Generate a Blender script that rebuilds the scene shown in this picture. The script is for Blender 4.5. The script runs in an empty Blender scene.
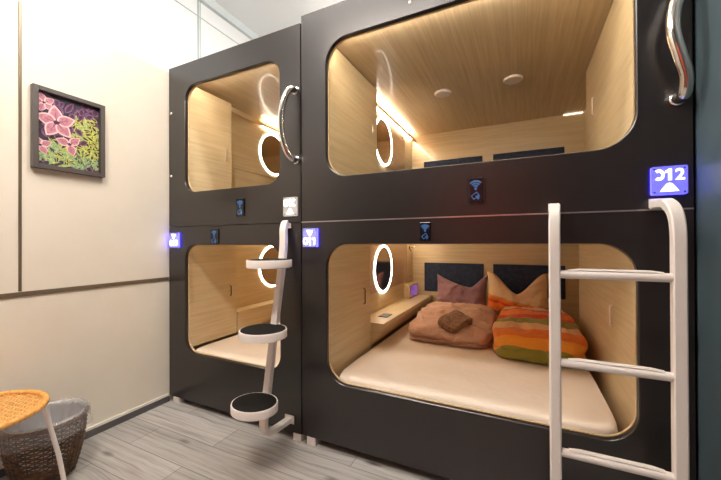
import bpy, bmesh, math, random
from mathutils import Vector, Matrix, noise
random.seed(7)
PI = math.pi
scene = bpy.context.scene
col = scene.collection
V = Vector

# ------------------------------------------------------------------ materials
def lin(c):
    return tuple(((x/255)/12.92 if x/255 <= .04045 else ((x/255+.055)/1.055)**2.4) for x in c) + (1,)

def mat(name, rgb, rough=.5, metal=0., spec=.5, coat=0., emit=None, estr=0., trans=0., alpha=1.):
    m = bpy.data.materials.new(name); m.use_nodes = True
    b = m.node_tree.nodes['Principled BSDF']
    b.inputs['Base Color'].default_value = lin(rgb)
    b.inputs['Roughness'].default_value = rough
    b.inputs['Metallic'].default_value = metal
    b.inputs['Specular IOR Level'].default_value = spec
    b.inputs['Coat Weight'].default_value = coat
    b.inputs['Transmission Weight'].default_value = trans
    b.inputs['Alpha'].default_value = alpha
    if emit:
        b.inputs['Emission Color'].default_value = lin(emit); b.inputs['Emission Strength'].default_value = estr
    return m

def N(m, t, **kw):
    n = m.node_tree.nodes.new(t)
    for k, v in kw.items():
        if hasattr(n, k): setattr(n, k, v)
        else: n.inputs[k].default_value = v
    return n
def L(m, a, b): m.node_tree.links.new(a, b)
def bsdf(m): return m.node_tree.nodes['Principled BSDF']

def ramp(m, stops, interp='LINEAR'):
    r = N(m, 'ShaderNodeValToRGB'); cr = r.color_ramp; cr.interpolation = interp
    cr.elements.remove(cr.elements[1]); cr.elements[0].position = stops[0][0]; cr.elements[0].color = lin(stops[0][1])
    for p, c in stops[1:]: cr.elements.new(p).color = lin(c)
    return r

def grainy(name, c1, c2, scale, rough=.4, coat=0., bump=.0, spec=.5):
    """fine streaked veneer; scale = noise scale along x, y, z of the object"""
    m = mat(name, c1, rough, coat=coat, spec=spec)
    tc = N(m, 'ShaderNodeTexCoord'); mp = N(m, 'ShaderNodeMapping'); mp.inputs['Scale'].default_value = scale
    L(m, tc.outputs['Object'], mp.inputs['Vector'])
    nz = N(m, 'ShaderNodeTexNoise'); nz.inputs['Scale'].default_value = 1; nz.inputs['Detail'].default_value = 5; nz.inputs['Roughness'].default_value = .65
    L(m, mp.outputs[0], nz.inputs['Vector'])
    r = ramp(m, [(.34, c2), (.62, c1)]); L(m, nz.outputs['Fac'], r.inputs[0])
    L(m, r.outputs[0], bsdf(m).inputs['Base Color'])
    if bump:
        bp = N(m, 'ShaderNodeBump'); bp.inputs['Strength'].default_value = bump; bp.inputs['Distance'].default_value = .002
        L(m, nz.outputs['Fac'], bp.inputs['Height']); L(m, bp.outputs[0], bsdf(m).inputs['Normal'])
    return m

def cloth(name, c1, c2, sc=9., weave=900., rough=.9):
    m = mat(name, c1, rough, spec=.2)
    bsdf(m).inputs['Sheen Weight'].default_value = .15
    tc = N(m, 'ShaderNodeTexCoord')
    nz = N(m, 'ShaderNodeTexNoise'); nz.inputs['Scale'].default_value = sc; nz.inputs['Detail'].default_value = 6
    L(m, tc.outputs['Object'], nz.inputs['Vector'])
    r = ramp(m, [(.35, c2), (.65, c1)]); L(m, nz.outputs['Fac'], r.inputs[0]); L(m, r.outputs[0], bsdf(m).inputs['Base Color'])
    n2 = N(m, 'ShaderNodeTexNoise'); n2.inputs['Scale'].default_value = 24; n2.inputs['Detail'].default_value = 4
    L(m, tc.outputs['Object'], n2.inputs['Vector'])
    bp = N(m, 'ShaderNodeBump'); bp.inputs['Strength'].default_value = .5; bp.inputs['Distance'].default_value = .022
    L(m, n2.outputs['Fac'], bp.inputs['Height']); L(m, bp.outputs[0], bsdf(m).inputs['Normal'])
    return m

OAK1, OAK2 = (219, 199, 160), (205, 182, 140)
M = {}
M['oak_side'] = grainy('oak_veneer_side', OAK1, OAK2, (4, 2.2, 55), .38, .15)
M['oak_back'] = grainy('oak_veneer_back', OAK1, OAK2, (2.2, 4, 55), .32, .4)
M['oak_ceiling'] = grainy('oak_veneer_ceiling', (220, 197, 160), (201, 175, 136), (60, 1.6, 4), .34, .25)
M['oak_edge'] = grainy('oak_edging', (214, 190, 150), (200, 172, 130), (30, 30, 30), .4)
M['lacquer'] = mat('charcoal_lacquer', (31, 25, 24), .28, spec=.75)
nzm = M['lacquer']
tc = N(nzm, 'ShaderNodeTexCoord'); nz = N(nzm, 'ShaderNodeTexNoise'); nz.inputs['Scale'].default_value = 3.; nz.inputs['Detail'].default_value = 4
L(nzm, tc.outputs['Object'], nz.inputs['Vector'])
mr = N(nzm, 'ShaderNodeMapRange'); mr.inputs['To Min'].default_value = .29; mr.inputs['To Max'].default_value = .33
L(nzm, nz.outputs['Fac'], mr.inputs['Value']); L(nzm, mr.outputs[0], bsdf(nzm).inputs['Roughness'])
M['casing'] = mat('casing_black', (40, 37, 38), .6)
M['chrome'] = mat('chrome', (225, 220, 215), .12, 1.)
M['alu'] = mat('brushed_aluminium', (215, 205, 205), .3, .9)
M['steel_dark'] = mat('dark_steel', (60, 56, 54), .35, .7)
M['white_metal'] = mat('white_powder_coat', (236, 228, 222), .35, coat=.2)
M['grip'] = mat('black_grip_rubber', (20, 18, 18), .9, spec=.2)
M['foot'] = mat('white_plastic_foot', (225, 215, 208), .5)
M['mirror'] = mat('bronze_mirror', (200, 182, 164), .10, 1.)
M['mirror_panel'] = grainy('tan_satin_panel', (204, 174, 140), (196, 164, 130), (3, 2, 20), .22, .3)
M['ring'] = mat('ring_light', (255, 250, 240), .4, emit=(255, 244, 228), estr=14)
M['fill_lower'] = mat('front_fill_lower', (255, 250, 240), .4, emit=(255, 238, 214), estr=5)  # for the added fill strips inside the lower pod fronts
M['strip_cove'] = mat('led_strip_lower', (255, 250, 240), .4, emit=(255, 242, 224), estr=30)
M['strip_line'] = mat('led_strip_line', (255, 250, 240), .4, emit=(255, 244, 230), estr=2.2)
M['fill_upper'] = mat('front_fill_upper', (255, 250, 240), .4, emit=(255, 242, 224), estr=70)  # for the added fill strips inside the upper pod fronts
M['strip'] = mat('led_strip', (255, 250, 240), .4, emit=(255, 242, 224), estr=60)
M['lampface'] = mat('ceiling_lamp_plastic', (236, 222, 212), .35)
M['board'] = cloth('headboard_fabric', (58, 68, 90), (48, 56, 76), 30)
M['screen'] = mat('screen_glow', (40, 20, 50), .2, emit=(150, 90, 190), estr=.55)
M['black'] = mat('black_plastic', (24, 22, 24), .3)
M['sign_side'] = mat('sign_acrylic_edge', (90, 90, 240), .3, emit=(60, 55, 255), estr=8.)
M['sign_face'] = mat('sign_acrylic_blue', (120, 120, 225), .25, emit=(104, 102, 245), estr=.8)
M['sign_pale'] = mat('sign_acrylic_lilac', (160, 160, 215), .25, emit=(120, 120, 225), estr=.5)
M['sign_white_face'] = mat('sign_acrylic_grey', (170, 165, 160), .25, emit=(200, 192, 184), estr=.4)
M['sign_lit'] = mat('sign_white_light', (255, 255, 255), .4, emit=(248, 248, 255), estr=1.6)
M['icon'] = mat('reader_icon_blue', (60, 100, 150), .4, emit=(64, 122, 190), estr=.16)
M['reader'] = mat('reader_black_glass', (20, 20, 30), .15)
M['wall'] = grainy('beige_wall_panel', (233, 224, 208), (229, 219, 202), (2, 2, 2), .5)
M['wall_lit'] = mat('light_washed_upper_wall', (240, 243, 243), .45)  # white here stands for light falling on the upper wall
M['ceil'] = mat('ceiling_white', (246, 248, 248), .8)
M['cornice'] = mat('cornice_grey', (205, 214, 214), .6)
M['seam'] = mat('panel_joint_bronze', (120, 106, 86), .35, .4)
M['seam_grey'] = mat('panel_joint_grey', (178, 190, 190), .4, .2)
M['skirt'] = mat('skirting_grey', (88, 84, 84), .5)
M['skirt_white'] = mat('skirting_white', (232, 226, 216), .5)
M['teal'] = mat('slate_panel', (74, 90, 97), .40, spec=.4)
M['corridor'] = mat('corridor_wall', (58, 52, 50), .7)
M['red_panel'] = grainy('red_reflection_panel', (196, 84, 52), (172, 66, 38), (40, 4, 3), .5)  # for the added panel that only shows as a reflection
M['lamp_on'] = mat('room_lamp_diffuser', (255, 255, 255), .5, emit=(255, 250, 244), estr=50)
M['lamp_fill'] = mat('fill_lamp_diffuser', (255, 255, 255), .5, emit=(255, 244, 232), estr=50)  # emitter of the added fill lamps
M['frame'] = mat('picture_frame_dark', (84, 77, 75), .4)
M['print'] = grainy('print_dark_ground', (70, 56, 74), (26, 20, 34), (30, 30, 30), .35)
M['leaf_pink'] = grainy('print_pink_leaf', (206, 142, 152), (168, 100, 122), (60, 60, 60), .35)
M['leaf_plum'] = grainy('print_plum_leaf', (140, 100, 132), (88, 56, 88), (60, 60, 60), .35)
M['leaf_yellow'] = grainy('print_yellow_leaf', (220, 216, 110), (150, 160, 60), (80, 80, 80), .35)
M['leaf_green'] = grainy('print_green_leaf', (172, 200, 150), (104, 140, 90), (80, 80, 80), .35)
M['leaf_pale'] = mat('print_pale_pink_edge', (236, 196, 196), .35)
M['leaf_dark'] = mat('print_dark_vein', (74, 40, 70), .35)
M['sheet'] = cloth('cream_sheet', (236, 222, 206), (230, 214, 196), 3)
for nd in M['sheet'].node_tree.nodes:
    if nd.type == 'BUMP': nd.inputs['Strength'].default_value = .15
M['peach'] = cloth('dusty_pink_cotton', (208, 168, 144), (190, 148, 124), 7)
M['mauve'] = cloth('mauve_cotton', (160, 124, 128), (138, 104, 112), 7)
M['towel'] = cloth('brown_terry', (158, 120, 88), (118, 86, 62), 60)
M['wicker'] = grainy('dark_wicker', (112, 74, 40), (44, 28, 18), (30, 30, 30), .35, .3)
M['rattan'] = grainy('honey_rattan', (236, 178, 96), (206, 140, 62), (50, 50, 50), .4, .2)

# duvet stripes follow the printed pattern, measured along the cloth from its front hem
def striped(name, stops, axis_expr, fadecol=None):
    m = mat(name, (220, 130, 60), .9, spec=.2)
    bsdf(m).inputs['Sheen Weight'].default_value = .15
    tc = N(m, 'ShaderNodeTexCoord'); dp = N(m, 'ShaderNodeVectorMath', operation='DOT_PRODUCT')
    dp.inputs[1].default_value = axis_expr
    nz = N(m, 'ShaderNodeTexNoise'); nz.inputs['Scale'].default_value = 5; nz.inputs['Detail'].default_value = 3
    L(m, tc.outputs['Object'], nz.inputs['Vector']); L(m, tc.outputs['Object'], dp.inputs[0])
    ma = N(m, 'ShaderNodeMath', operation='MULTIPLY_ADD'); ma.inputs[1].default_value = .05
    L(m, nz.outputs['Fac'], ma.inputs[0]); L(m, dp.outputs['Value'], ma.inputs[2])
    r = ramp(m, stops, 'CONSTANT'); L(m, ma.outputs[0], r.inputs[0])
    L(m, r.outputs[0], bsdf(m).inputs['Base Color'])
    n2 = N(m, 'ShaderNodeTexNoise'); n2.inputs['Scale'].default_value = 34; n2.inputs['Detail'].default_value = 4
    L(m, tc.outputs['Object'], n2.inputs['Vector'])
    bp = N(m, 'ShaderNodeBump'); bp.inputs['Strength'].default_value = .5; bp.inputs['Distance'].default_value = .022
    L(m, n2.outputs['Fac'], bp.inputs['Height']); L(m, bp.outputs[0], bsdf(m).inputs['Normal'])
    return m
GREEN, ORA, YOR, CREAM, RED, RUST = (150, 142, 62), (232, 122, 40), (240, 156, 56), (226, 176, 126), (214, 74, 40), (196, 104, 60)
M['stripes'] = striped('striped_duvet_cotton', [(0, GREEN), (.105, YOR), (.165, ORA), (.265, CREAM), (.345, GREEN), (.43, RED), (.49, ORA), (.57, RUST), (.64, CREAM), (.70, ORA), (.76, RED), (.84, RUST), (.93, CREAM)], (0, .62, .8))
M['pillow_stripe'] = striped('cream_orange_pillow_cotton', [(0, ORA), (.02, RED), (.04, ORA), (.065, (226, 150, 90)), (.08, (226, 190, 148))], (.18, 0, 1))

# clear bin bag
bag = bpy.data.materials.new('clear_plastic_bag'); bag.use_nodes = True
nt = bag.node_tree; nt.nodes.clear()
out = N(bag, 'ShaderNodeOutputMaterial'); tr = N(bag, 'ShaderNodeBsdfTransparent'); gl = N(bag, 'ShaderNodeBsdfGlossy'); df = N(bag, 'ShaderNodeBsdfDiffuse')
tl = N(bag, 'ShaderNodeBsdfTranslucent')
tr.inputs[0].default_value = (.95, .96, .97, 1); gl.inputs['Roughness'].default_value = .18; df.inputs[0].default_value = (.86, .87, .9, 1); tl.inputs[0].default_value = (.86, .87, .9, 1)
m0 = N(bag, 'ShaderNodeMixShader'); m0.inputs[0].default_value = .5; L(bag, df.outputs[0], m0.inputs[1]); L(bag, tl.outputs[0], m0.inputs[2])
m1 = N(bag, 'ShaderNodeMixShader'); m2 = N(bag, 'ShaderNodeMixShader'); m1.inputs[0].default_value = .26; m2.inputs[0].default_value = .07
L(bag, tr.outputs[0], m1.inputs[1]); L(bag, m0.outputs[0], m1.inputs[2]); L(bag, m1.outputs[0], m2.inputs[1]); L(bag, gl.outputs[0], m2.inputs[2]); L(bag, m2.outputs[0], out.inputs[0])
M['bag'] = bag
bag2 = bag.copy(); bag2.name = 'gathered_plastic_bag'; M['bag_inner'] = bag2
for nd in bag2.node_tree.nodes:
    if nd.type == 'MIX_SHADER' and abs(nd.inputs[0].default_value-.26) < .001: nd.inputs[0].default_value = .72
for mm in (bag, bag2):
    g = [x for x in mm.node_tree.nodes if x.type == 'BSDF_GLOSSY'][0]
    t_ = N(mm, 'ShaderNodeTexCoord'); q_ = N(mm, 'ShaderNodeMapping'); q_.inputs['Scale'].default_value = (26, 26, 9); n_ = N(mm, 'ShaderNodeTexNoise'); n_.inputs['Scale'].default_value = 1; n_.inputs['Detail'].default_value = 4
    b_ = N(mm, 'ShaderNodeBump'); b_.inputs['Strength'].default_value = .8; b_.inputs['Distance'].default_value = .02
    L(mm, t_.outputs['Object'], q_.inputs[0]); L(mm, q_.outputs[0], n_.inputs['Vector']); L(mm, n_.outputs['Fac'], b_.inputs['Height'])
    for x in mm.node_tree.nodes:
        if x.type in ('BSDF_GLOSSY', 'BSDF_DIFFUSE', 'BSDF_TRANSLUCENT'): L(mm, b_.outputs[0], x.inputs['Normal'])

# grey laminate floor
fm = mat('grey_plank_laminate', (150, 144, 138), .42, coat=.1)
tc = N(fm, 'ShaderNodeTexCoord'); mp = N(fm, 'ShaderNodeMapping'); mp.inputs['Location'].default_value = (.35, .06, 0)
L(fm, tc.outputs['Object'], mp.inputs[0])
br = N(fm, 'ShaderNodeTexBrick'); br.offset = .37; br.inputs['Scale'].default_value = 1; br.inputs['Brick Width'].default_value = 1.25; br.inputs['Row Height'].default_value = .19
br.inputs['Mortar Size'].default_value = .0016; br.inputs['Color1'].default_value = lin((200, 197, 193)); br.inputs['Color2'].default_value = lin((172, 169, 165)); br.inputs['Mortar'].default_value = lin((96, 90, 86))
L(fm, mp.outputs[0], br.inputs['Vector'])
mg = N(fm, 'ShaderNodeMapping'); mg.inputs['Scale'].default_value = (1.3, 44, 1); L(fm, tc.outputs['Object'], mg.inputs[0])
ds = N(fm, 'ShaderNodeTexNoise'); ds.inputs['Scale'].default_value = 2.6; ds.inputs['Detail'].default_value = 2; L(fm, tc.outputs['Object'], ds.inputs['Vector'])
va = N(fm, 'ShaderNodeVectorMath', operation='MULTIPLY_ADD'); va.inputs[1].default_value = (0, 2.4, 0); L(fm, ds.outputs['Color'], va.inputs[0]); L(fm, mg.outputs[0], va.inputs[2])
gn = N(fm, 'ShaderNodeTexNoise'); gn.inputs['Scale'].default_value = 1; gn.inputs['Detail'].default_value = 6; gn.inputs['Roughness'].default_value = .7; L(fm, va.outputs[0], gn.inputs['Vector'])
gr = ramp(fm, [(.30, (146, 141, 138)), (.5, (226, 223, 220)), (.7, (255, 255, 255))]); L(fm, gn.outputs['Fac'], gr.inputs[0])
mx = N(fm, 'ShaderNodeMix', data_type='RGBA', blend_type='MULTIPLY'); mx.inputs[0].default_value = .85
L(fm, br.outputs['Color'], mx.inputs[6]); L(fm, gr.outputs[0], mx.inputs[7])
mk = N(fm, 'ShaderNodeMapping'); mk.inputs['Scale'].default_value = (2.0, 5.2, 1); L(fm, tc.outputs['Object'], mk.inputs[0])
vo = N(fm, 'ShaderNodeTexVoronoi'); vo.inputs['Scale'].default_value = 1.25; L(fm, mk.outputs[0], vo.inputs['Vector'])
kr = ramp(fm, [(.02, (86, 80, 77)), (.16, (255, 255, 255))]); L(fm, vo.outputs['Distance'], kr.inputs[0])
mx2 = N(fm, 'ShaderNodeMix', data_type='RGBA', blend_type='MULTIPLY'); mx2.inputs[0].default_value = .8
L(fm, mx.outputs[2], mx2.inputs[6]); L(fm, kr.outputs[0], mx2.inputs[7]); L(fm, mx2.outputs[2], bsdf(fm).inputs['Base Color'])
M['floor'] = fm

# ------------------------------------------------------------------ mesh helpers (all in world metres; obj() moves them to the base point)
def box(bm, x0, x1, y0, y1, z0, z1, bev=0., mi=0):
    r = bmesh.ops.create_cube(bm, size=1)
    vs = r['verts']
    bmesh.ops.scale(bm, vec=(abs(x1-x0), abs(y1-y0), abs(z1-z0)), verts=vs)
    bmesh.ops.translate(bm, vec=((x0+x1)/2, (y0+y1)/2, (z0+z1)/2), verts=vs)
    if bev:
        es = list({e for v in vs for e in v.link_edges})
        bmesh.ops.bevel(bm, geom=es, offset=bev, segments=2, affect='EDGES', profile=.5)
    return vs

def spline(pts, n=8):
    pts = [V(p) for p in pts]; res = []
    P = [pts[0]*2-pts[1]] + pts + [pts[-1]*2-pts[-2]]
    for i in range(1, len(P)-2):
        a, b, c, d = P[i-1:i+3]
        for k in range(n):
            t = k/n
            res.append(.5*((2*b)+(c-a)*t+(2*a-5*b+4*c-d)*t*t+(3*b-a-3*c+d)*t**3))
    res.append(pts[-1]); return res

def tube(bm, pts, r, seg=12, closed=False, ry=None, square=False, up=V((1, 0, 0)), cap=True, rf=None):
    """sweep; ry gives an elliptic or square section (r along `up`, ry across)"""
    pts = [V(p) for p in pts]; n = len(pts); rings = []
    ry = ry or r
    for i, p in enumerate(pts):
        a = pts[i-1] if (i > 0 or closed) else p
        b = pts[(i+1) % n] if (i < n-1 or closed) else p
        t = (b-a).normalized()
        u = up - t*up.dot(t)
        if u.length < 1e-4: u = V((0, 0, 1)) - t*t.z
        if u.length < 1e-4: u = V((0, 1, 0))
        u.normalize(); w = t.cross(u)
        k = rf(i/(n-1)) if rf else 1
        ring = []
        if square:
            c = .22
            for (s, q) in ((1, 1-c), (1-c, 1), (-1+c, 1), (-1, 1-c), (-1, -1+c), (-1+c, -1), (1-c, -1), (1, -1+c)):
                ring.append(bm.verts.new(p+u*s*r*k+w*q*ry*k))
        else:
            for j in range(seg):
                an = 2*PI*j/seg
                ring.append(bm.verts.new(p+u*math.cos(an)*r*k+w*math.sin(an)*ry*k))
        rings.append(ring)
    m = len(rings[0])
    for i in range(n if closed else n-1):
        A, B = rings[i], rings[(i+1) % n]
        for j in range(m):
            bm.faces.new((A[j], A[(j+1) % m], B[(j+1) % m], B[j]))
    if cap and not closed:
        bm.faces.new(rings[0][::-1]); bm.faces.new(rings[-1])

def lathe(bm, prof, cx, cy, seg=48, sx=1., sy=1., axis='z', cap=True):
    """prof: (radius, height) pairs"""
    rings = []
    for r, h in prof:
        ring = []
        for j in range(seg):
            a = 2*PI*j/seg
            if axis == 'z': p = (cx+r*math.cos(a)*sx, cy+r*math.sin(a)*sy, h)
            ring.append(bm.verts.new(p))
        rings.append(ring)
    for A, B in zip(rings, rings[1:]):
        for j in range(seg): bm.faces.new((A[j], A[(j+1) % seg], B[(j+1) % seg], B[j]))
    if cap:
        bm.faces.new(rings[0][::-1]); bm.faces.new(rings[-1])

def rrect(x0, x1, z0, z1, r, k=10):
    """rounded rectangle, anticlockwise, starting in the lower right corner"""
    pts = []
    for cx, cz, a0 in ((x1-r, z0+r, -PI/2), (x1-r, z1-r, 0), (x0+r, z1-r, PI/2), (x0+r, z0+r, PI)):
        for i in range(k+1):
            a = a0+PI/2*i/k; pts.append((cx+r*math.cos(a), cz+r*math.sin(a)))
    return pts

def plate_with_hole(bm, X0, X1, Z0, Z1, hole, y0, y1, r, ch=.003):
    k = 12
    def loop(y, d): return [bm.verts.new((x, y, z)) for x, z in rrect(hole[0]+d, hole[1]-d, hole[2]+d, hole[3]-d, r-d, k)]
    fi = loop(y0, -ch); si = loop(y0+ch, 0); bi = loop(y1, 0)
    cs = [(X1, Z0), (X1, Z1), (X0, Z1), (X0, Z0)]
    fo = [bm.verts.new((x, y0, z)) for x, z in cs]; bo = [bm.verts.new((x, y1, z)) for x, z in cs]
    n = len(fi)
    def skin(inner, outer, flip):
        for q in range(4):
            for i in range(k):
                f = [outer[q], inner[q*(k+1)+i+1], inner[q*(k+1)+i]]
                bm.faces.new(f if not flip else f[::-1])
            a = inner[q*(k+1)+k]; b = inner[((q+1)*(k+1)) % n]
            f = [outer[q], outer[(q+1) % 4], b, a]
            bm.faces.new(f if not flip else f[::-1])
    skin(fi, fo, False); skin(bi, bo, True)
    for A, B in ((fi, si), (si, bi)):
        for i in range(n): bm.faces.new((A[i], A[(i+1) % n], B[(i+1) % n], B[i]))
    for i in range(4): bm.faces.new((fo[i], bo[i], bo[(i+1) % 4], fo[(i+1) % 4]))

def band(bm, hole, y0, y1, r, d0, d1):
    k = 12
    def loop(y, d): return [bm.verts.new((x, y, z)) for x, z in rrect(hole[0]+d, hole[1]-d, hole[2]+d, hole[3]-d, max(r-d, .01), k)]
    ls = [loop(y0, d0), loop(y0, d1), loop(y1, d1), loop(y1, d0)]
    n = len(ls[0])
    for q in range(4):
        A, B = ls[q], ls[(q+1) % 4]
        for i in range(n): bm.faces.new((A[i], A[(i+1) % n], B[(i+1) % n], B[i]))

def poly_xz(bm, pts, y0, y1):
    """extruded outline facing -Y"""
    a = [bm.verts.new((x, y0, z)) for x, z in pts]; b = [bm.verts.new((x, y1, z)) for x, z in pts]
    f = bm.faces.new(a); bm.faces.new(b[::-1])
    n = len(a)
    for i in range(n): bm.faces.new((a[i], b[i], b[(i+1) % n], a[(i+1) % n]))
    return f

def obj(name, bm, m, parent=None, base=(0, 0, 0), smooth=False, angle=40):
    bmesh.ops.recalc_face_normals(bm, faces=bm.faces[:])
    root = parent
    while root is not None and root.parent is not None: root = root.parent
    b = V(root.location) if root is not None else V(base)
    bmesh.ops.translate(bm, vec=-b, verts=bm.verts[:])
    me = bpy.data.meshes.new(name); bm.to_mesh(me); bm.free()
    for x in (m if isinstance(m, list) else [m]): me.materials.append(x)
    o = bpy.data.objects.new(name, me); col.objects.link(o)
    if parent is not None: o.parent = parent
    else: o.location = b
    if smooth:
        for p in me.polygons: p.use_smooth = True
        try: me.set_sharp_from_angle(angle=math.radians(angle))
        except Exception: pass
    return o
def BM(): return bmesh.new()
def tag(o, label, cat, group=None):
    o['label'] = label; o['category'] = cat
    if group: o['group'] = group
    return o
def thing(name, loc, label, cat, group=None):
    o = bpy.data.objects.new(name, None); o.empty_display_size = .1; o.location = loc; col.objects.link(o)
    return tag(o, label, cat, group)
def struct(name, m, *boxes):
    bm = BM()
    for b in boxes: box(bm, *b)
    o = obj(name, bm, m); o['kind'] = 'structure'; return o
def part(name, parent, m, *args, bev=0., label=None, smooth=False):
    bm = BM(); box(bm, *args, bev=bev)
    o = obj(name, bm, m, parent, smooth=smooth)
    if label: o['label'] = label
    return o

def text_mesh(bm, s, x0, x1, z0, z1, y, depth=.002):
    cu = bpy.data.curves.new('glyphs', 'FONT'); cu.body = s; cu.extrude = depth/2; cu.offset = .018; cu.resolution_u = 3
    t = bpy.data.objects.new('glyphs', cu); col.objects.link(t)
    bpy.context.view_layer.update()
    dg = bpy.context.evaluated_depsgraph_get(); me = bpy.data.meshes.new_from_object(t.evaluated_get(dg))
    xs = [v.co.x for v in me.vertices]; ys = [v.co.y for v in me.vertices]
    ax, bx, ay, by = min(xs), max(xs), min(ys), max(ys)
    vs = [bm.verts.new((x0+(v.co.x-ax)/(bx-ax)*(x1-x0), y-v.co.z, z0+(v.co.y-ay)/(by-ay)*(z1-z0))) for v in me.vertices]
    for p in me.polygons:
        try: bm.faces.new([vs[i] for i in p.vertices])
        except ValueError: pass
    col.objects.unlink(t); bpy.data.objects.remove(t); bpy.data.curves.remove(cu); bpy.data.meshes.remove(me)

def arc_stroke(bm, cx, cz, r, a0, a1, w, y, d=.002, sx=1., n=14):
    a = [(cx+sx*(r+w/2)*math.cos(a0+(a1-a0)*i/n), cz+(r+w/2)*math.sin(a0+(a1-a0)*i/n)) for i in range(n+1)]
    b = [(cx+sx*(r-w/2)*math.cos(a0+(a1-a0)*i/n), cz+(r-w/2)*math.sin(a0+(a1-a0)*i/n)) for i in range(n+1)]
    for i in range(n): poly_xz(bm, [a[i], a[i+1], b[i+1], b[i]], y-d, y)

# ------------------------------------------------------------------ the room
XL, XR, YF, YB, ZC = -2.355, .566, -2.6, 2.35, 3.20
struct('floor', M['floor'], (XL-.1, XR+.1, YF-.1, YB+.1, -.1, 0))
struct('ceiling', M['ceil'], (XL-.1, XR+.1, YF-.1, YB+.1, ZC, ZC+.1))
struct('wall_left', M['wall'], (XL-.1, XL, YF, YB, 0, 2.43))
struct('wall_left_washed', M['wall_lit'], (XL-.1, XL, YF, YB, 2.43, ZC))  # top of the left wall, its lamp wash put into the colour
struct('trim_2', M['cornice'], (XL, XL+.035, YF, YB, 3.13, ZC))
struct('trim_3', M['seam_grey'], (XL, XL+.004, .248, .262, 2.43, 3.13), (XL, XL+.004, .27, .276, 2.43, 3.13))
struct('trim_4', M['seam_grey'], (XL, XL+.004, YF, YB, 3.0, 3.006))
struct('trim_5', M['seam'], (XL, XL+.006, -.818, -.806, .918, 2.43))
struct('trim_6', M['seam'], (XL, XL+.006, YF, -.002, .890, .914))
struct('trim_7', M['skirt_white'], (XL, XL+.008, YF, -.002, .040, .056))
struct('baseboard_left', M['skirt'], (XL, XL+.014, YF, -.002, 0, .040))
struct('wall_back', M['ceil'], (XL, XR, YB, YB+.1, 0, ZC))
struct('wall_right', M['teal'], (XR, XR+.1, YF, YB, 0, ZC))
struct('wall_front', M['corridor'], (XL, XR, YF-.1, YF, 0, ZC))
struct('reflection_panel', M['red_panel'], (-.92, .12, YF, YF+.03, 0, 2.1))  # added out of view to give the pod fronts a reddish reflection

# ------------------------------------------------------------------ sleeping pods
def strip_arrow(bm, cx, zc, w, h, y, up):
    s = 1 if up else -1
    pts = [(cx-w/2, zc-s*h/2), (cx-w*.36, zc-s*h*.1), (cx-w*.14, zc+s*h*.42), (cx, zc+s*h/2), (cx+w*.14, zc+s*h*.42), (cx+w*.36, zc-s*h*.1), (cx+w/2, zc-s*h/2)]
    if not up: pts = pts[::-1]
    poly_xz(bm, pts, y-.002, y)

def number_sign(pod, x0, x1, z0, z1, text, up, face, broken=False, side='sign_side', label=None):
    bm = BM()
    pts = rrect(x0, x1, z0, z1, .006, 4)
    poly_xz(bm, pts, -.013, -.001)
    s = obj('number_sign', bm, [M[face], M[side]], pod)
    for p in s.data.polygons:
        p.material_index = 0 if p.normal.y < -.9 else 1
    if label: s['label'] = label
    y = -.0132; w = x1-x0; h = z1-z0
    ta, tb = (z0+h*.50, z0+h*.90) if up else (z0+h*.10, z0+h*.52)
    cw = w*.27; H = tb-ta; st = H*.26
    for i, ch in enumerate(text):
        bm = BM(); cx = x0+w*(.21+.29*i)
        if ch == '0':      # the outer stroke of a worn zero does not light
            lim = (-PI*.72, PI*.72) if (broken and text == '012' and i == 0) else ((PI*.30, PI*1.70) if (broken and text == '010' and i == 2) else (0, 2*PI))
            arc_stroke(bm, cx, (ta+tb)/2, (H-st)/2, lim[0], lim[1], st, y, sx=.78, n=28)
        elif ch == '1':
            poly_xz(bm, [(cx-st*.30, ta), (cx+st*.62, ta), (cx+st*.62, tb), (cx-st*.20, tb), (cx-st*1.1, tb-H*.17), (cx-st*1.1, tb-H*.36), (cx-st*.30, tb-H*.28)], y-.002, y)
        else:
            text_mesh(bm, ch, cx-cw*.46, cx+cw*.46, ta, tb, y-.001)
        obj('digit', bm, M['sign_lit'], s)
    bm = BM()
    if up: strip_arrow(bm, (x0+x1)/2, z0+h*.26, w*.52, h*.30, y, True)
    else: strip_arrow(bm, (x0+x1)/2, z0+h*.74, w*.46, h*.32, y, False)
    obj('arrow', bm, M['sign_lit'], s)
    for sx, sz in ((x0+.009, z0+.009), (x1-.009, z0+.009), (x0+.009, z1-.009), (x1-.009, z1-.009)):
        bm = BM(); poly_xz(bm, [(sx+.003*math.cos(a*PI/4), sz+.003*math.sin(a*PI/4)) for a in range(8)], -.0145, -.0130)
        obj('screw', bm, M['steel_dark'], s)

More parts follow.
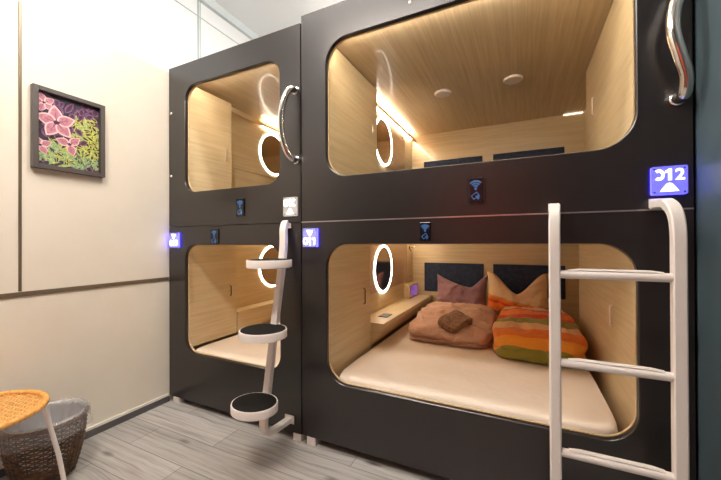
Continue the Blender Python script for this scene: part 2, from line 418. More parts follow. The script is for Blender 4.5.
def card_reader(pod, x0, x1, z0, z1, framed=True):
    r = part('card_reader', pod, M['reader'], x0, x1, -.008, -.0005, z0, z1, bev=.002)
    w = x1-x0; h = z1-z0; cx = (x0+x1)/2
    bm = BM()
    for q in range(3): arc_stroke(bm, cx, z0+h*.55, h*(.10+.10*q), PI*.25, PI*.75, h*.07, -.0082, .001)
    arc_stroke(bm, cx, z0+h*.54, h*.03, 0, 2*PI, h*.05, -.0082, .001)
    c, s = math.cos(.6), math.sin(.6)       # tilted card and the hand under it
    def q(pts): poly_xz(bm, [(cx+(a*c-b*s)*w, z0+h*.27+(a*s+b*c)*w) for a, b in pts], -.0092, -.0082)
    q([(-.30, .12), (.22, .12), (.22, .17), (-.30, .17)]); q([(-.30, -.14), (-.25, -.14), (-.25, .12), (-.30, .12)])
    q([(.17, -.14), (.22, -.14), (.22, .12), (.17, .12)]); q([(-.30, -.19), (.22, -.19), (.22, -.14), (-.30, -.14)])
    for k in range(3): q([(.05+.09*k-.1, -.38+.05*k), (.05+.09*k-.04, -.38+.05*k), (.05+.09*k-.04, -.05), (.05+.09*k-.1, -.05)])
    obj('icon', bm, M['icon'], r)
    if framed:
        bm = BM(); band(bm, (x0-.006, x1+.006, z0-.006, z1+.006), -.006, -.0005, .006, 0, .006)
        obj('bezel', bm, M['steel_dark'], r)

def grab_handle(pod, pts, sockets, rad=.0165):
    bm = BM(); tube(bm, spline(pts, 10), rad, 16)
    h = obj('grab_handle', bm, M['chrome'], pod, smooth=True)
    for (x, z) in sockets:
        bm = BM(); tube(bm, [(x, -.001, z), (x, -.008, z), (x, -.014, z)], .024, 20, rf=lambda t: 1 if t < .6 else .75)
        obj('socket', bm, M['chrome'], h, smooth=True)

def ring_mirror(pod, x, y0, y1, z0, z1, cy, cz, panel='mirror_panel', r=.212):
    """satin wall panel carrying a round mirror with a glowing rim"""
    mi = part('mirror_panel', pod, M[panel], x, x+.006, y0, y1, z0, z1)
    def ringmesh(bm, prof, n=72):
        rings = [[bm.verts.new((x+dx, cy+rr*math.cos(2*PI*j/n), cz+rr*math.sin(2*PI*j/n))) for dx, rr in prof] for j in range(n)]
        for j in range(n):
            A, B = rings[j], rings[(j+1) % n]
            for k in range(len(prof)): bm.faces.new((A[k], A[(k+1) % len(prof)], B[(k+1) % len(prof)], B[k]))
    bm = BM(); ringmesh(bm, ((.0062, r), (.013, r), (.013, r-.017), (.0062, r-.017))); obj('ring_light', bm, M['ring'], mi)
    bm = BM(); vsn = [bm.verts.new((x+.010, cy+(r-.0172)*math.cos(2*PI*j/72), cz+(r-.0172)*math.sin(2*PI*j/72))) for j in range(72)]
    v2 = [bm.verts.new((x+.0062, v.co.y, v.co.z)) for v in vsn]; bm.faces.new(vsn); bm.faces.new(v2[::-1])
    for j in range(72): bm.faces.new((vsn[j], v2[j], v2[(j+1) % 72], vsn[(j+1) % 72]))
    obj('mirror', bm, M['mirror'], mi)

def cabinet(pod, x0, x1, y0, y1, z0, z1, hx, hy, hz, hh, face):
    c = part('cabinet', pod, M['oak_side'], x0, x1, y0, y1, z0, z1, bev=.003)
    s = 1 if hx > (x0+x1)/2 else -1
    bm = BM(); tube(bm, [(hx, hy, hz-hh/2), (hx+s*.012, hy, hz-hh/2+.006), (hx+s*.012, hy, hz+hh/2-.006), (hx, hy, hz+hh/2)], .004, 8)
    obj('handle', bm, M[face], c, smooth=True)

def coat_hook(pod, x, y, z):
    bm = BM(); tube(bm, [(x+.0, y, z), (x+.006, y, z)], .018, 16); tube(bm, [(x+.006, y, z), (x+.05, y, z), (x+.062, y, z+.006)], .006, 10)
    tube(bm, [(x+.058, y, z+.004), (x+.068, y, z+.007)], .011, 12); tube(bm, [(x+.004, y, z-.005), (x+.02, y, z-.035), (x+.032, y, z-.03)], .005, 8)
    obj('coat_hook', bm, M['chrome'], pod, smooth=True)

def pod(loc, label, X0, X1, Z0, Z1, hole, r, zc, zf, feet=()):
    """front plate, edging, veneered lining and outer casing; zc/zf inner ceiling and floor"""
    p = thing('sleeping_pod', loc, label, 'sleeping pod', 'dark capsule sleeping pods')
    bm = BM(); plate_with_hole(bm, X0, X1, Z0, Z1, hole, 0, .035, r); obj('front_panel', bm, M['lacquer'], p)
    bm = BM(); band(bm, hole, .024, .036, r, .0005, .004); obj('opening_edging', bm, M['oak_edge'], p)
    xi, xj, yb = X0+.03, X1-.03, 2.08
    bm = BM()
    box(bm, X0, X0+.014, .036, 2.16, Z0, Z1); box(bm, X1-.014, X1, .036, 2.16, Z0, Z1); box(bm, X0+.014, X1-.014, 2.145, 2.16, Z0, Z1)
    box(bm, X0+.014, X1-.014, .036, 2.145, Z1-.014, Z1); box(bm, X0+.014, X1-.014, .036, 2.145, Z0, Z0+.014)
    # the plate's back is veneered board round the opening
    obj('casing', bm, M['casing'], p)
    part('side_panel', p, M['oak_side'], X0+.0145, xi, .036, yb+.06, zf, zc)
    part('side_panel', p, M['oak_side'], xj, X1-.0145, .036, yb+.06, zf, zc)
    part('back_panel', p, M['oak_back'], xi, xj, yb, yb+.06, zf, zc)
    part('ceiling_panel', p, M['oak_ceiling'], X0+.0145, X1-.0145, .036, yb+.06, zc+.0005, zc+.02)
    part('base_panel', p, M['casing'], X0+.0145, X1-.0145, .036, yb+.06, zf-.02, zf-.0005)
    part('light_strip', p, M['fill_upper' if Z0 > 1 else 'fill_lower'], hole[0]+.05, hole[1]-.05, .0365, .050, zc-.030, zc-.012)  # unseen strip added behind the front panel to brighten the interior
    for (a, b) in feet:
        part('foot', p, M['foot'], a, b, -.0005, .06, .0, Z0-.0005, bev=.003)
    return p
def led_cove(p, x0, x1, y0, y1, z0, z1, valance=None):
    part('light_strip', p, M['strip' if z0 > 1.3 else 'strip_cove'], x0, x1, y0, y1, z0, z1)
    if valance: part('valance', p, M['oak_side'], *valance)

AX0, AX1, BX0, BX1 = -2.345, -1.1635, -1.1555, .556
HL, HR = (-2.172, -1.318), (-.990, .396)

# lower left
p1 = pod((-1.75, 0, 0), 'lower narrow dark sleeping pod behind the white step ladder, white mattress in its opening', AX0, AX1, .045, 1.281, (*HL, .383, 1.152), .10, 1.235, .10, feet=((-2.305, -2.245), (-1.222, -1.166)))
cabinet(p1, -2.315, -2.195, .04, .50, .395, 1.225, -2.195, .43, .765, .085, 'steel_dark')
ring_mirror(p1, -2.3145, .52, 1.85, .70, 1.15, 1.10, .922, 'oak_side')
coat_hook(p1, -2.3145, 1.93, 1.09)
bm = BM(); poly = [(-2.3145, .575), (-2.180, .575), (-2.180, .555), (-2.195, .40), (-2.3145, .40)]
a = [bm.verts.new((x, .505, z)) for x, z in poly]; b = [bm.verts.new((x, 2.075, z)) for x, z in poly]
bm.faces.new(a); bm.faces.new(b[::-1])
for i in range(5): bm.faces.new((a[i], b[i], b[(i+1) % 5], a[(i+1) % 5]))
obj('shelf', bm, M['oak_side'], p1)
led_cove(p1, -2.312, -2.30, .55, 2.0, 1.212, 1.222)
number_sign(p1, -2.327, -2.227, 1.132, 1.238, '013', False, 'sign_pale', label='lit sign with a down arrow, at the far left edge')
card_reader(p1, -1.908, -1.832, 1.156, 1.259, False)

# upper left
p2 = pod((-1.75, 0, 1.285), 'upper narrow dark sleeping pod next to the beige wall, arched chrome handle beside its opening', AX0, AX1, 1.285, 2.452, (*HL, 1.525, 2.287), .10, 2.372, 1.42)
cabinet(p2, -2.315, -2.195, .04, .45, 1.44, 2.335, -2.195, .39, 1.89, .095, 'alu')
ring_mirror(p2, -2.3145, .47, 1.85, 1.83, 2.29, 1.11, 2.07, 'oak_side')
led_cove(p2, -2.312, -2.298, .95, 2.0, 2.318, 2.326, (-2.280, -2.270, .455, 2.075, 2.305, 2.330))
number_sign(p2, -1.281, -1.181, 1.321, 1.433, '010', True, 'sign_white_face', broken=True, side='sign_white_face', label='lit white sign with an up arrow')
card_reader(p2, -1.668, -1.600, 1.335, 1.450, False)
grab_handle(p2, [(-1.195, -.008, 2.059), (-1.197, -.042, 2.056), (-1.215, -.068, 2.014), (-1.232, -.082, 1.934), (-1.236, -.086, 1.854), (-1.230, -.082, 1.774), (-1.212, -.068, 1.694), (-1.195, -.042, 1.652), (-1.192, -.008, 1.649)], ((-1.195, 2.059), (-1.192, 1.649)), .018)
for zz in (2.113, 1.653):
    bm = BM(); tube(bm, [(-2.306, -.001, zz), (-2.306, -.012, zz), (-2.306, -.016, zz)], .011, 14, rf=lambda t: 1 if t < .6 else .7); obj('bolt', bm, M['chrome'], p2, smooth=True)

# lower right
p3 = pod((-.3, 0, 0), 'lower wide dark sleeping pod with the made double bed, sign 011 on its front', BX0, BX1, .048, 1.281, (*HR, .383, 1.158), .125, 1.235, .10, feet=((-1.128, -1.066), (.46, .52)))
cabinet(p3, -1.125, -1.005, .04, .64, .10, 1.225, -1.005, .52, .785, .11, 'steel_dark')
cabinet(p3, .412, .525, .04, 1.594, .10, 1.225, .412, .48, .788, .11, 'white_metal')
ring_mirror(p3, -1.1245, .66, 1.86, .735, 1.15, 1.175, .925)
coat_hook(p3, -1.1245, 1.95, 1.10)
bm = BM(); poly = [(-1.1245, .572), (-.905, .572), (-.905, .542), (-.995, .41), (-1.1245, .41)]
a = [bm.verts.new((x, .645, z)) for x, z in poly]; b = [bm.verts.new((x, 2.075, z)) for x, z in poly]
bm.faces.new(a); bm.faces.new(b[::-1])
for i in range(5): bm.faces.new((a[i], b[i], b[(i+1) % 5], a[(i+1) % 5]))
sh = obj('shelf', bm, M['oak_side'], p3)
part('power_socket', sh, M['black'], -1.03, -.955, .84, .96, .5722, .578, bev=.002)
cp = part('control_panel', p3, M['oak_edge'], -1.1245, -1.05, 1.74, 2.03, .574, .715, bev=.004)
part('screen', cp, M['screen'], -1.0498, -1.0470, 1.77, 2.0, .592, .697)
for a, b in ((-.985, -.362), (-.268, .366)):
    part('headboard_pad', p3, M['board'], a, b, 2.062, 2.0795, .615, .932, bev=.006)
led_cove(p3, -1.122, -1.108, .72, 2.0, 1.212, 1.224)
part('seam_strip', p3, M['alu'], BX0, BX1, -.003, .03, 1.2815, 1.2865)
number_sign(p3, -1.140, -1.041, 1.140, 1.246, '011', False, 'sign_pale', label='lit lilac sign with a down arrow')
card_reader(p3, -.450, -.397, 1.172, 1.262, False)

# upper right
p4 = pod((-.3, 0, 1.287), 'upper wide dark sleeping pod with two round ceiling lamps, lit sign 012 on its front', BX0, BX1, 1.287, 2.490, (*HR, 1.530, 2.298), .135, 2.362, 1.42)
cabinet(p4, -1.125, -1.015, .04, .80, 1.44, 2.355, -1.015, .69, 2.0, .10, 'alu')
cabinet(p4, .412, .525, .04, 1.197, 1.44, 2.355, .412, .914, 2.013, .11, 'white_metal')
ring_mirror(p4, -1.1245, .82, 1.80, 1.86, 2.29, 1.19, 2.065)
coat_hook(p4, -1.1245, 1.72, 2.25)
for a, b in ((-.985, -.366), (-.262, .366)):
    part('headboard_pad', p4, M['board'], a, b, 2.062, 2.0795, 1.745, 2.058, bev=.006)
led_cove(p4, -1.122, -1.106, .86, 2.0, 2.308, 2.316, (-1.090, -1.080, .805, 2.075, 2.298, 2.322))
part('light_strip', p4, M['strip_line'], .36, .515, 2.072, 2.0785, 2.354, 2.3600)
for lx, ly in ((-.564, 1.096), (-.053, 1.092)):
    bm = BM(); lathe(bm, [(.066, 2.3618), (.066, 2.352), (.060, 2.346), (.02, 2.344), (.003, 2.344)], lx, ly, 40)
    obj('ceiling_lamp', bm, M['lampface'], p4, smooth=True)
bm = BM(); bmesh.ops.create_cube(bm, size=1); bmesh.ops.scale(bm, vec=(.004, 2.03, .002), verts=bm.verts[:]); bmesh.ops.translate(bm, vec=(.03, 1.06, 2.3615), verts=bm.verts[:])
obj('ceiling_joint', bm, M['oak_edge'], p4)
number_sign(p4, .434, .537, 1.337, 1.441, '012', True, 'sign_face', broken=True, label='blue lit sign with an up arrow')
card_reader(p4, -.219, -.158, 1.348, 1.459, True)
grab_handle(p4, [(.512, -.008, 1.684), (.519, -.042, 1.690), (.516, -.066, 1.74), (.498, -.080, 1.80), (.478, -.086, 1.884), (.480, -.080, 1.96), (.500, -.066, 2.04), (.516, -.042, 2.088), (.513, -.008, 2.092)], ((.512, 1.684), (.513, 2.092)), .0205)
bm = BM(); tube(bm, [(-.496, -.0005, 2.36), (-.496, -.004, 2.36)], .008, 12); obj('screw', bm, M['chrome'], p4)

# ------------------------------------------------------------------ ladders
ld = thing('rung_ladder', (.28, -.17, 0), 'white tubular ladder with straight rungs hooked below the 012 sign', 'ladder')
for hx, rx in ((.119, .108), (.449, .459)):
    bm = BM()
    path = [(hx, -.004, 1.300), (hx, -.05, 1.302), (hx+(rx-hx)*.4, -.105, 1.296), (hx+(rx-hx)*.8, -.150, 1.262), (rx, -.168, 1.20), (rx, -.17, 1.10)]
    tube(bm, spline(path, 6)+[V((rx, -.17, .6)), V((rx, -.17, .02))], .0185, square=True, ry=.016)
    rl = obj('rail', bm, M['white_metal'], ld, smooth=True, angle=30)
    part('rail_foot', rl, M['grip'], rx-.021, rx+.021, -.191, -.149, .0005, .022, bev=.003)
    part('mounting_plate', rl, M['white_metal'], hx-.02, hx+.02, -.0045, -.0005, 1.291, 1.325)
for z in (1.046, .721, .392, .085):
    bm = BM(); tube(bm, [(.108, -.17, z), (.459, -.17, z)], .0150, 16)
    rg = obj('rung', bm, M['white_metal'], ld, smooth=True)
    bm = BM()
    pts = [(.150+.27*i/16, -.17, z+.0125+.0045*min(1, min(i, 16-i)/2)) for i in range(17)]
    tube(bm, pts, .006, 8, ry=.010, up=V((0, 0, 1))); obj('tread_cap', bm, M['white_metal'], rg, smooth=True)

sl = thing('step_ladder', (-1.25, -.2, 0), 'white pole ladder with three round black-topped steps between the left and right pods', 'ladder')
bm = BM()
tube(bm, spline([(-1.268, -.0045, 1.286), (-1.266, -.020, 1.270), (-1.262, -.034, 1.236), (-1.256, -.040, 1.18), (-1.252, -.050, 1.12), (-1.25, -.070, 1.0)], 6)[:-1] +
     spline([(-1.25, -.070, 1.0), (-1.25, -.11, .80), (-1.25, -.15, .58), (-1.25, -.19, .36), (-1.25, -.216, .22), (-1.25, -.214, .165), (-1.25, -.180, .132), (-1.249, -.10, .120), (-1.246, -.0045, .118)], 6), .021, square=True, ry=.015)
pl = obj('pole', bm, M['white_metal'], sl, smooth=True, angle=30)
part('mounting_plate', pl, M['white_metal'], -1.305, -1.232, -.0045, -.0008, 1.250, 1.280)
part('mounting_plate', pl, M['white_metal'], -1.280, -1.214, -.0045, -.0008, .094, .142)
for cy, z, w, d in ((-.190, 1.056, .240, .24), (-.240, .692, .250, .24), (-.305, .336, .246, .215)):
    bm = BM(); sx, sy = w/2, d/2
    lathe(bm, [(.9, z-.026), (1., z-.022), (1., z+.012), (.985, z+.0175), (.945, z+.018), (.94, z+.014), (.05, z+.013)], -1.232, cy, 64, sx, sy)
    st = obj('step', bm, M['white_metal'], sl, smooth=True)
    bm = BM(); lathe(bm, [(.935, z+.0142), (.935, z+.0188), (.05, z+.0192)], -1.232, cy, 64, sx, sy)
    obj('grip_pad', bm, M['grip'], st)['label'] = 'black anti-slip pad'

# ------------------------------------------------------------------ beds and bedding
def soft_slab(cx, cy, z0, w, d, prof, n=6., rot=0., slope=0., amp=.008, freq=5., seed=0, seg=128, fine=.0, taper=0.):
    """prof: list of (rho, z) from the bottom centre out round the edge to the top centre; slope lifts the back"""
    bm = BM(); rings = []
    ztop = max(p[1] for p in prof)
    for rho, z in prof:
        ring = []
        for j in range(seg):
            a = 2*PI*j/seg; c, s = math.cos(a), math.sin(a)
            k = (abs(c)**n+abs(s)**n)**(-1/n)
            x, y = k*c*rho*w/2, k*s*rho*d/2
            x *= 1-taper*(y/d+.5)
            zz = z+slope*(y/d+.5)*(z/ztop)
            q = V((x*freq+seed, y*freq, zz*freq*1.6))
            dz = noise.fractal(q, .8, 2.1, 4)*amp + ((noise.ridged_multi_fractal(q*1.1, .9, 2.1, 3, .9, 1.4)-1.1)*fine if fine else 0)
            dr = noise.fractal(q+V((31, 7, 3)), .8, 2.1, 3)*amp*.9
            if z <= .001: dz = 0
            f = 1+dr/max(.05, math.hypot(x, y)) if rho > .5 else 1
            x, y = x*f, y*f
            ring.append(bm.verts.new((cx+x*math.cos(rot)-y*math.sin(rot), cy+x*math.sin(rot)+y*math.cos(rot), z0+max(0, zz+dz*(1 if z > .02 else .2)))))
        rings.append(ring)
    for A, B in zip(rings, rings[1:]):
        for j in range(seg): bm.faces.new((A[j], A[(j+1) % seg], B[(j+1) % seg], B[j]))
    bm.faces.new(rings[0][::-1]); bm.faces.new(rings[-1])
    return bm

def layers(hs, e, dome=0., top=34):
    """profile of stacked folds: hs = heights of each layer, e = edge roundness in rho"""
    pr = [(.0+.02, 0), (.5, 0), (1-e, 0)]; z = 0
    for h in hs:
        for k in range(1, 9):
            a = -PI/2+PI*k/9
            pr.append((1-e+e*math.cos(a)*1., z+h/2+h/2*math.sin(a)))
        z += h
    for k in range(top+1):
        rho = (1-e)*(1-k/top)
        pr.append((max(rho, .02), z+dome*(1-(rho/(1-e))**2)))
    return pr

MZ = .408
mt = soft_slab(-.308, 1.05, .10, 1.35, 2.02, layers([.300], .018, .006), n=22, amp=.003, freq=2.5)
tag(obj('mattress', mt, M['sheet'], None, (-.305, 1.05, .10), smooth=True, angle=60), 'wide cream mattress under the folded bedding in the lower right pod', 'mattress')
mt = soft_slab(-1.690, 1.048, .10, .97, 2.02, layers([.285], .012, .004), n=22, amp=.003, freq=2.5, seed=5)
tag(obj('mattress', mt, M['sheet'], None, (-1.65, 1.05, .10), smooth=True, angle=60), 'bare white mattress in the lower left pod, behind the round steps', 'mattress')

dv = soft_slab(-.512, 1.22, MZ+.003, .63, .74, layers([.034, .040], .06, .022), n=5, slope=.150, amp=.022, freq=7, seed=3, fine=.012)
pink = tag(obj('folded_duvet', dv, M['peach'], None, (-.512, 1.22, MZ+.003), smooth=True, angle=70), 'folded dusty pink duvet carrying the brown towel', 'duvet', 'folded duvets on the double bed')
dv = soft_slab(.085, 1.14, MZ+.003, .555, .86, layers([.070, .090], .07, .03), n=5, slope=.05, amp=.020, freq=7, seed=11, fine=.010, taper=.10)
tag(obj('folded_duvet', dv, M['stripes'], None, (.085, .70, MZ+.003), smooth=True, angle=70), 'folded duvet with orange, green and cream stripes', 'duvet', 'folded duvets on the double bed')

tw = soft_slab(-.468, 1.035, 0, .185, .235, layers([.018, .024], .06, .004), n=7, rot=-.45, amp=.004, freq=10, seed=2, fine=.0015, seg=80)
bpy.context.view_layer.update()
for v in tw.verts:      # the towel follows the duvet's top
    hs_ = []
    for k in range(9):
        off = V((.035*math.cos(k*PI/4), .035*math.sin(k*PI/4), 0)) if k < 8 else V((0, 0, 0))
        hit_, p_, _n, _i = pink.ray_cast(V((v.co.x, v.co.y, 2))+off-V(pink.location), V((0, 0, -1)))
        if hit_: hs_.append(p_.z+pink.location.z)
    v.co.z += sum(hs_)/len(hs_)+.004
TOWEL = tag(obj('folded_towel', tw, M['towel'], None, (-.468, 1.035, MZ+.130), smooth=True, angle=70), 'small folded brown towel on the pink duvet', 'towel')

def pillow(cx, cy, z0, w, h, T, lean, sag, ears, m, base, seed, uc=0., left=1.):
    """standing pillow leaning back against the headboard, its upper corners like ears"""
    bm = BM(); n = 44; g = {}
    for s in (1, -1):
        for i in range(n+1):
            for j in range(n+1):
                u, v = -1+2*i/n, -1+2*j/n
                edge = i in (0, n) or j in (0, n)
                if s == -1 and edge: g[s, i, j] = g[1, i, j]; continue
                x = u*w/2*(1-.07*(1-v*v)); y = (v+1)/2*h*1.
                k_ = (u-uc)/(1-uc) if u > uc else (u-uc)/(1+uc)*left
                q_ = min(1, abs(k_)/.84); y -= (1-q_*q_*(3-2*q_)*.55-q_*.45)*sag*((v+1)/2)**2
                y += ears*abs(u)**3*((v+1)/2)**3
                if v < 0: y += .03*(1-u*u)*v*v*0
                t = T*((1-u**4)*(1-v**4))**.55*(.72+.28*(1-v)/2*2)
                q = V((x*9+seed, y*9, s*2.))
                wr = noise.fractal(q, .8, 2.1, 4)*.017+(noise.ridged_multi_fractal(q*.9, .9, 2.1, 3, .9, 1.4)-1.1)*.008
                cr = math.sin(math.atan2(u, 1.15-v)*11+seed)*.010*max(0, v)*(1-abs(u)**3)*min(1, t*20)
                t2 = s*(t/2+(0 if edge else (wr+cr)*min(1, t*18)))
                # local frame: up leans back (+Y), thickness faces -Y
                yy = cy+y*math.sin(lean)-t2*math.cos(lean); zz = z0+y*math.cos(lean)+t2*math.sin(lean)*0.6
                g[s, i, j] = bm.verts.new((cx+x, yy, zz))
    for s in (1, -1):
        for i in range(n):
            for j in range(n):
                f = (g[s, i, j], g[s, i+1, j], g[s, i+1, j+1], g[s, i, j+1])
                bm.faces.new(f if s == 1 else f[::-1])
    return obj('pillow', bm, m, None, base, smooth=True, angle=80)
pw = pillow(-.555, 1.80, MZ+.05, .51, .36, .19, .32, .10, .035, M['mauve'], (-.555, 1.8, MZ+.05), 1.3, .35, .75)
tag(pw, 'mauve pillow propped against the left headboard pad behind the pink duvet', 'pillow', 'pillows on the double bed')
pw = pillow(-.045, 1.76, MZ+.10, .53, .37, .20, .32, .20, .015, M['pillow_stripe'], (-.045, 1.76, MZ+.16), 4.7)
tag(pw, 'cream pillow with orange lower edge behind the striped duvet', 'pillow', 'pillows on the double bed')

# ------------------------------------------------------------------ picture on the left wall
pc = thing('framed_picture', (XL+.0005, -.595, 1.575), 'dark framed print of pink and yellow leaves on the beige wall', 'picture')
y0, y1, z0, z1 = -.772, -.432, 1.572, 2.016
bm = BM(); x0 = XL+.001
fw = .024
box(bm, x0, x0+.034, y0, y0+fw, z0, z1, .002); box(bm, x0, x0+.034, y1-fw, y1, z0, z1, .002)
box(bm, x0, x0+.034, y0+fw, y1-fw, z0, z0+fw, .002); box(bm, x0, x0+.034, y0+fw, y1-fw, z1-fw, z1, .002)
obj('frame', bm, M['frame'], pc)
bm = BM(); bmats = [M['print'], M['leaf_pink'], M['leaf_plum'], M['leaf_yellow'], M['leaf_green'], M['leaf_dark'], M['leaf_pale']]
box(bm, x0+.001, x0+.010, y0+fw, y1-fw, z0+fw, z1-fw)
lay = [0]
PA, PB, PC_, PD = y0+fw+.002, y1-fw-.002, z0+fw+.002, z1-fw-.002
def leaf(py, pz, ang, ln, wd, mi, vein=None):
    """flat printed leaf: pointed oval from (py, pz) along ang"""
    lay[0] += 1; x = x0+.0101+lay[0]*.000008
    c, s = math.cos(ang), math.sin(ang); n = 10; up, dn = [], []
    for i in range(n+1):
        t = i/n; hw = wd/2*math.sin(PI*t**.8)**.9
        for lst, sg in ((up, 1), (dn, -1)):
            a, b = t*ln, sg*hw
            yy = min(max(py+a*c-b*s, PA), PB); zz = min(max(pz+a*s+b*c, PC_), PD)
            lst.append((yy, zz))
    pts = up+dn[-2:0:-1]
    if len(set((round(a, 5), round(b, 5)) for a, b in pts)) < 12: return
    f = bm.faces.new([bm.verts.new((x, a, b)) for a, b in pts]); f.material_index = mi
    if vein is not None:
        lay[0] += 1; x2 = x0+.0101+lay[0]*.000008; w = ln*.02
        q = [(py-s*w, pz+c*w), (py+ln*.85*c, pz+ln*.85*s), (py+s*w, pz-c*w)]
        q = [(min(max(a, PA), PB), min(max(b, PC_), PD)) for a, b in q]
        f = bm.faces.new([bm.verts.new((x2, a, b)) for a, b in q]); f.material_index = vein
rd = random.Random(4)
W_, H_ = PB-PA, PD-PC_
def leaf2(py, pz, ang, ln, wd, outer, inner, vein=None):
    leaf(py, pz, ang, ln, wd, outer); c, s_ = math.cos(ang), math.sin(ang)
    leaf(py+c*ln*.1, pz+s_*ln*.1, ang, ln*.72, wd*.55, inner, vein)
for _ in range(46):      # shadowy plum leaves behind
    leaf2(PA+rd.random()*W_, PC_+rd.random()*H_, rd.random()*6.28, .04+rd.random()*.05, .03+rd.random()*.02, 2, 5 if rd.random() < .6 else 0)
for _ in range(120):     # narrow pale green leaves along the bottom
    leaf2(PA+rd.random()*W_, PC_+rd.random()*.10, .2+rd.random()*2.7, .04+rd.random()*.05, .008+rd.random()*.008, 4 if rd.random() < .7 else 3, 0 if rd.random() < .35 else 4)
for _ in range(120):     # yellow-edged variegated leaves on the right
    u = rd.random(); leaf2(PA+W_*(.42+.56*u), PC_+.08+rd.random()*.24*(.75+.25*u), rd.random()*6.28, .03+rd.random()*.035, .014+rd.random()*.010, 3, 0 if rd.random() < .6 else 4)
for _ in range(16):
    leaf2(PA+W_*(.3+.6*rd.random()), PC_+.12+rd.random()*.22, rd.random()*6.28, .05, .032, 2, 5)
for cy_, cz_, R_, n_, ph in ((-.720, 1.935, .05, 5, .3), (-.735, 1.70, .05, 4, .5), (-.665, 1.842, .088, 5, .12), (-.605, 1.735, .062, 3, 3.4)):
    for k in range(n_):  # pink leaf rosettes on the left
        an = PI/2+k*2*PI/n_+ph
        leaf(cy_, cz_, an, R_*1.08, R_*.74, 6); leaf(cy_+.008*math.cos(an), cz_+.008*math.sin(an), an, R_*.86, R_*.56, 1, 5)
    leaf(cy_-R_*.18, cz_, 0, R_*.36, R_*.26, 5)
obj('print', bm, bmats, pc)

# ------------------------------------------------------------------ waste basket and its bag
BX, BY, BH = -2.160, -.780, .295
def brad(z):
    t = z/BH; return .110+.048*math.sin(min(1, t*1.05)*PI/2)**.9
wb = thing('waste_basket', (BX, BY, 0), 'dark brown woven wicker waste basket by the beige wall, lined with a clear bag', 'waste basket')
bm = BM(); S = 30; rows = 26
for i in range(rows):
    z = .012+i*(BH-.03)/(rows-1)
    n = S*4; pts = []
    for j in range(n):
        a = 2*PI*j/n
        r = brad(z)+.0042*math.cos(S/2*a+(i % 2)*PI)
        pts.append((BX+r*math.cos(a), BY+r*math.sin(a), z+.001*math.sin(a*7+i)))
    tube(bm, pts, .0046, 6, closed=True, ry=.0022, up=V((0, 0, 1)))
obj('woven_body', bm, M['wicker'], wb, smooth=True, angle=60)
bm = BM()
for k in range(S):
    a = 2*PI*k/S
    tube(bm, [(BX+brad(z)*math.cos(a), BY+brad(z)*math.sin(a), z) for z in [.006+q*(BH-.02)/8 for q in range(9)]], .0032, 6)
obj('stakes', bm, M['wicker'], wb, smooth=True)
bm = BM(); lathe(bm, [(.02, .004), (.108, .004), (.108, .010), (.02, .010)], BX, BY, 40); obj('bottom', bm, M['wicker'], wb)
bm = BM(); pts = []
for q in range(3):
    pts = [(BX+(brad(BH)+.002+.0055*math.cos(11*a+q*2.1))*math.cos(a), BY+(brad(BH)+.002+.0055*math.cos(11*a+q*2.1))*math.sin(a), BH-.006+.0055*math.sin(11*a+q*2.1)) for a in [2*PI*j/160 for j in range(160)]]
    tube(bm, pts, .0055, 6, closed=True)
obj('braided_rim', bm, M['wicker'], wb, smooth=True)

bm = BM(); rings = []; n = 110
prof = [(-.055, .06), (-.045, .14), (-.024, .23), (-.014, .285), (-.004, .309), (.008, .312), (.015, .300), (.0165, .275), (.0185, .252), (.022, .236), (.025, .228)]
for i, (dr, z) in enumerate(prof):
    ring = []
    for j in range(n):
        a = 2*PI*j/n; q = V((math.cos(a)*3, math.sin(a)*3, z*6))
        inner = i < 4
        wr = noise.noise(q*2.2)*(.016 if inner else .004)+noise.noise(q*5)*(.006 if inner else .002)
        r = (brad(min(z, BH))+dr) + (wr if inner else abs(wr))
        if inner: r = min(r, brad(min(z, BH))-.010)
        hem = 0 if i < 9 else noise.noise(V((math.cos(a)*2, math.sin(a)*2, 9)))*.022
        zz = z+hem+(noise.noise(q*3)*.006 if i in (4, 5) else 0)
        ring.append(bm.verts.new((BX+r*math.cos(a), BY+r*math.sin(a), zz)))
    rings.append(ring)
for i, (A, B) in enumerate(zip(rings, rings[1:])):
    for j in range(n): bm.faces.new((A[j], A[(j+1) % n], B[(j+1) % n], B[j])).material_index = 1 if i < 4 else 0
bm.faces.new(rings[0][::-1])
tag(obj('bin_bag', bm, [M['bag'], M['bag_inner']], None, (BX, BY, .06), smooth=True, angle=80), 'clear crinkled plastic bag folded over the wicker basket rim', 'bin bag')

# ------------------------------------------------------------------ rattan stool
SX, SY, SZ, SR = -2.072, -1.050, .445, .222
st = thing('rattan_stool', (SX, SY, 0), 'round honey rattan seat on white metal legs in front of the waste basket', 'stool')
bm = BM()
dirs = ((.62, .78), (-.78, .62))
for di, (dx, dy) in enumerate(dirs):
    nx, ny = -dy, dx; k = -13
    while k <= 13:
        off = k*.0158; half = math.sqrt(max(0, (SR-.006)**2-off*off))
        if half > .02:
            n = max(6, int(half*2/.0079)); pts = []
            for i in range(n+1):
                t = -half+2*half*i/n
                ph = PI*(t/.0158)+(k % 2)*PI
                z = SZ-.004+.0026*math.cos(ph)*(1 if di == 0 else 1)-.012*(1-(t*t+off*off)/SR**2)
                pts.append((SX+dx*t+nx*off, SY+dy*t+ny*off, z))
            tube(bm, pts, .0020, 6, ry=.0056 if di == 0 else .0036, up=V((0, 0, 1)))
        k += 1
seat = obj('woven_seat', bm, M['rattan'], st, smooth=True, angle=60)
bm = BM(); n = 300; pts = [(SX+SR*math.cos(2*PI*j/n), SY+SR*math.sin(2*PI*j/n), SZ) for j in range(n)]
tube(bm, pts, .0125, 10, closed=True, rf=None)
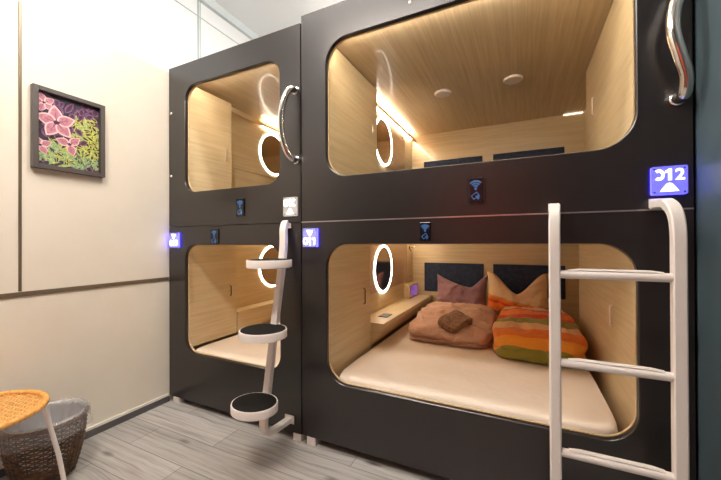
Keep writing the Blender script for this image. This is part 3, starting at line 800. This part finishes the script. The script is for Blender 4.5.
for v in bm.verts:      # cane wound round the rim
    a = math.atan2(v.co.y-SY, v.co.x-SX); c = V((SX+SR*math.cos(a), SY+SR*math.sin(a), SZ))
    v.co = c+(v.co-c)*(1+.11*math.cos(a*75))
obj('seat_rim', bm, M['rattan'], st, smooth=True, angle=60)
ANG = math.atan2(-.79-SY, -1.957-SX)
bm = BM(); pts = [(SX+.165*math.cos(2*PI*j/64), SY+.165*math.sin(2*PI*j/64), SZ-.028) for j in range(64)]
tube(bm, pts, .0085, 10, closed=True); obj('leg_ring', bm, M['white_metal'], st, smooth=True)
for q in range(4):
    a = ANG+q*PI/2; c, s = math.cos(a), math.sin(a)
    P = lambda r, z: (SX+r*c, SY+r*s, z)
    bm = BM(); tube(bm, spline([P(.155, SZ-.028), P(.195, SZ-.028), P(.212, SZ-.034), P(.220, SZ-.056), P(.230, SZ-.10)], 5)+[V(P(.264, .18)), V(P(.290, .004))], .0098, 12)
    lg = obj('leg', bm, M['white_metal'], st, smooth=True)
    bm = BM(); lathe(bm, [(.0125, .0005), (.0125, .016), (.0105, .018)], SX+.2895*c, SY+.2895*s, 14); obj('leg_cap', bm, M['grip'], lg)

# ------------------------------------------------------------------ batten lamp of the room, then added unseen fill lamps
def ceiling_light(x0, x1, y0, y1, label, m):
    t = thing('ceiling_light', ((x0+x1)/2, (y0+y1)/2, ZC-.06), label, 'ceiling light', 'ceiling lights of the room')
    part('housing', t, M['white_metal'], x0, x1, y0+.05, y1-.05, ZC-.10, ZC-.001)
    part('diffuser', t, M[m], x0+.01, x1-.01, y0+.01, y1-.01, ZC-.135, ZC-.1005)
ceiling_light(-1.7, -.4, -.36, -.22, 'long ceiling batten lamp above the pod fronts', 'lamp_on')
ceiling_light(-1.7, -.5, -1.75, -1.45, 'added fill panel on the ceiling behind the viewer', 'lamp_fill')  # added fill, lights the ladders and pod fronts from the front

t = thing('fill_uplight', (-.9, 1.5, 2.4905), 'added unseen uplight on the pod roofs, whitening the ceiling', 'lamp')  # added out of sight to brighten the ceiling and upper walls
part('housing', t, M['white_metal'], -1.1, .4, 1.40, 1.60, 2.4905, 2.53)
part('diffuser', t, M['lamp_fill'], -1.09, .39, 1.41, 1.59, 2.5305, 2.56)

# ------------------------------------------------------------------ world, camera, view
w = bpy.data.worlds.new('world'); scene.world = w; w.use_nodes = True
w.node_tree.nodes['Background'].inputs[0].default_value = (.02, .02, .02, 1)
cam = bpy.data.cameras.new('camera'); co = bpy.data.objects.new('camera', cam); col.objects.link(co)
cam.sensor_width = 36; cam.lens = 333.26/721*36; cam.clip_start = .02
yaw, pitch, roll = .45135, -.004388, -.004139
cy, sy = math.cos(yaw), math.sin(yaw)
R = Matrix.Rotation(roll, 3, 'Z') @ Matrix.Rotation(pitch, 3, 'X')
wx, wy, wz = R @ V((cy, 0, -sy)), R @ V((sy, 0, cy)), R @ V((0, -1, 0))
Mw = Matrix((wx, wy, wz))           # camera axes (right, down, forward) to world
right, down, fwd = Mw @ V((1, 0, 0)), Mw @ V((0, 1, 0)), Mw @ V((0, 0, 1))
rot = Matrix((right, -down, -fwd)).transposed()
co.matrix_world = Matrix.Translation((0, -1.6, 1.17)) @ rot.to_4x4()
scene.camera = co
vs = scene.view_settings
vs.view_transform = 'Standard'; vs.look = 'None'; vs.gamma = 1; vs.exposure = 0.06; vs.use_curve_mapping = False
scene.cycles.max_bounces = 12; scene.cycles.diffuse_bounces = 6; scene.cycles.glossy_bounces = 6; scene.cycles.transparent_max_bounces = 16
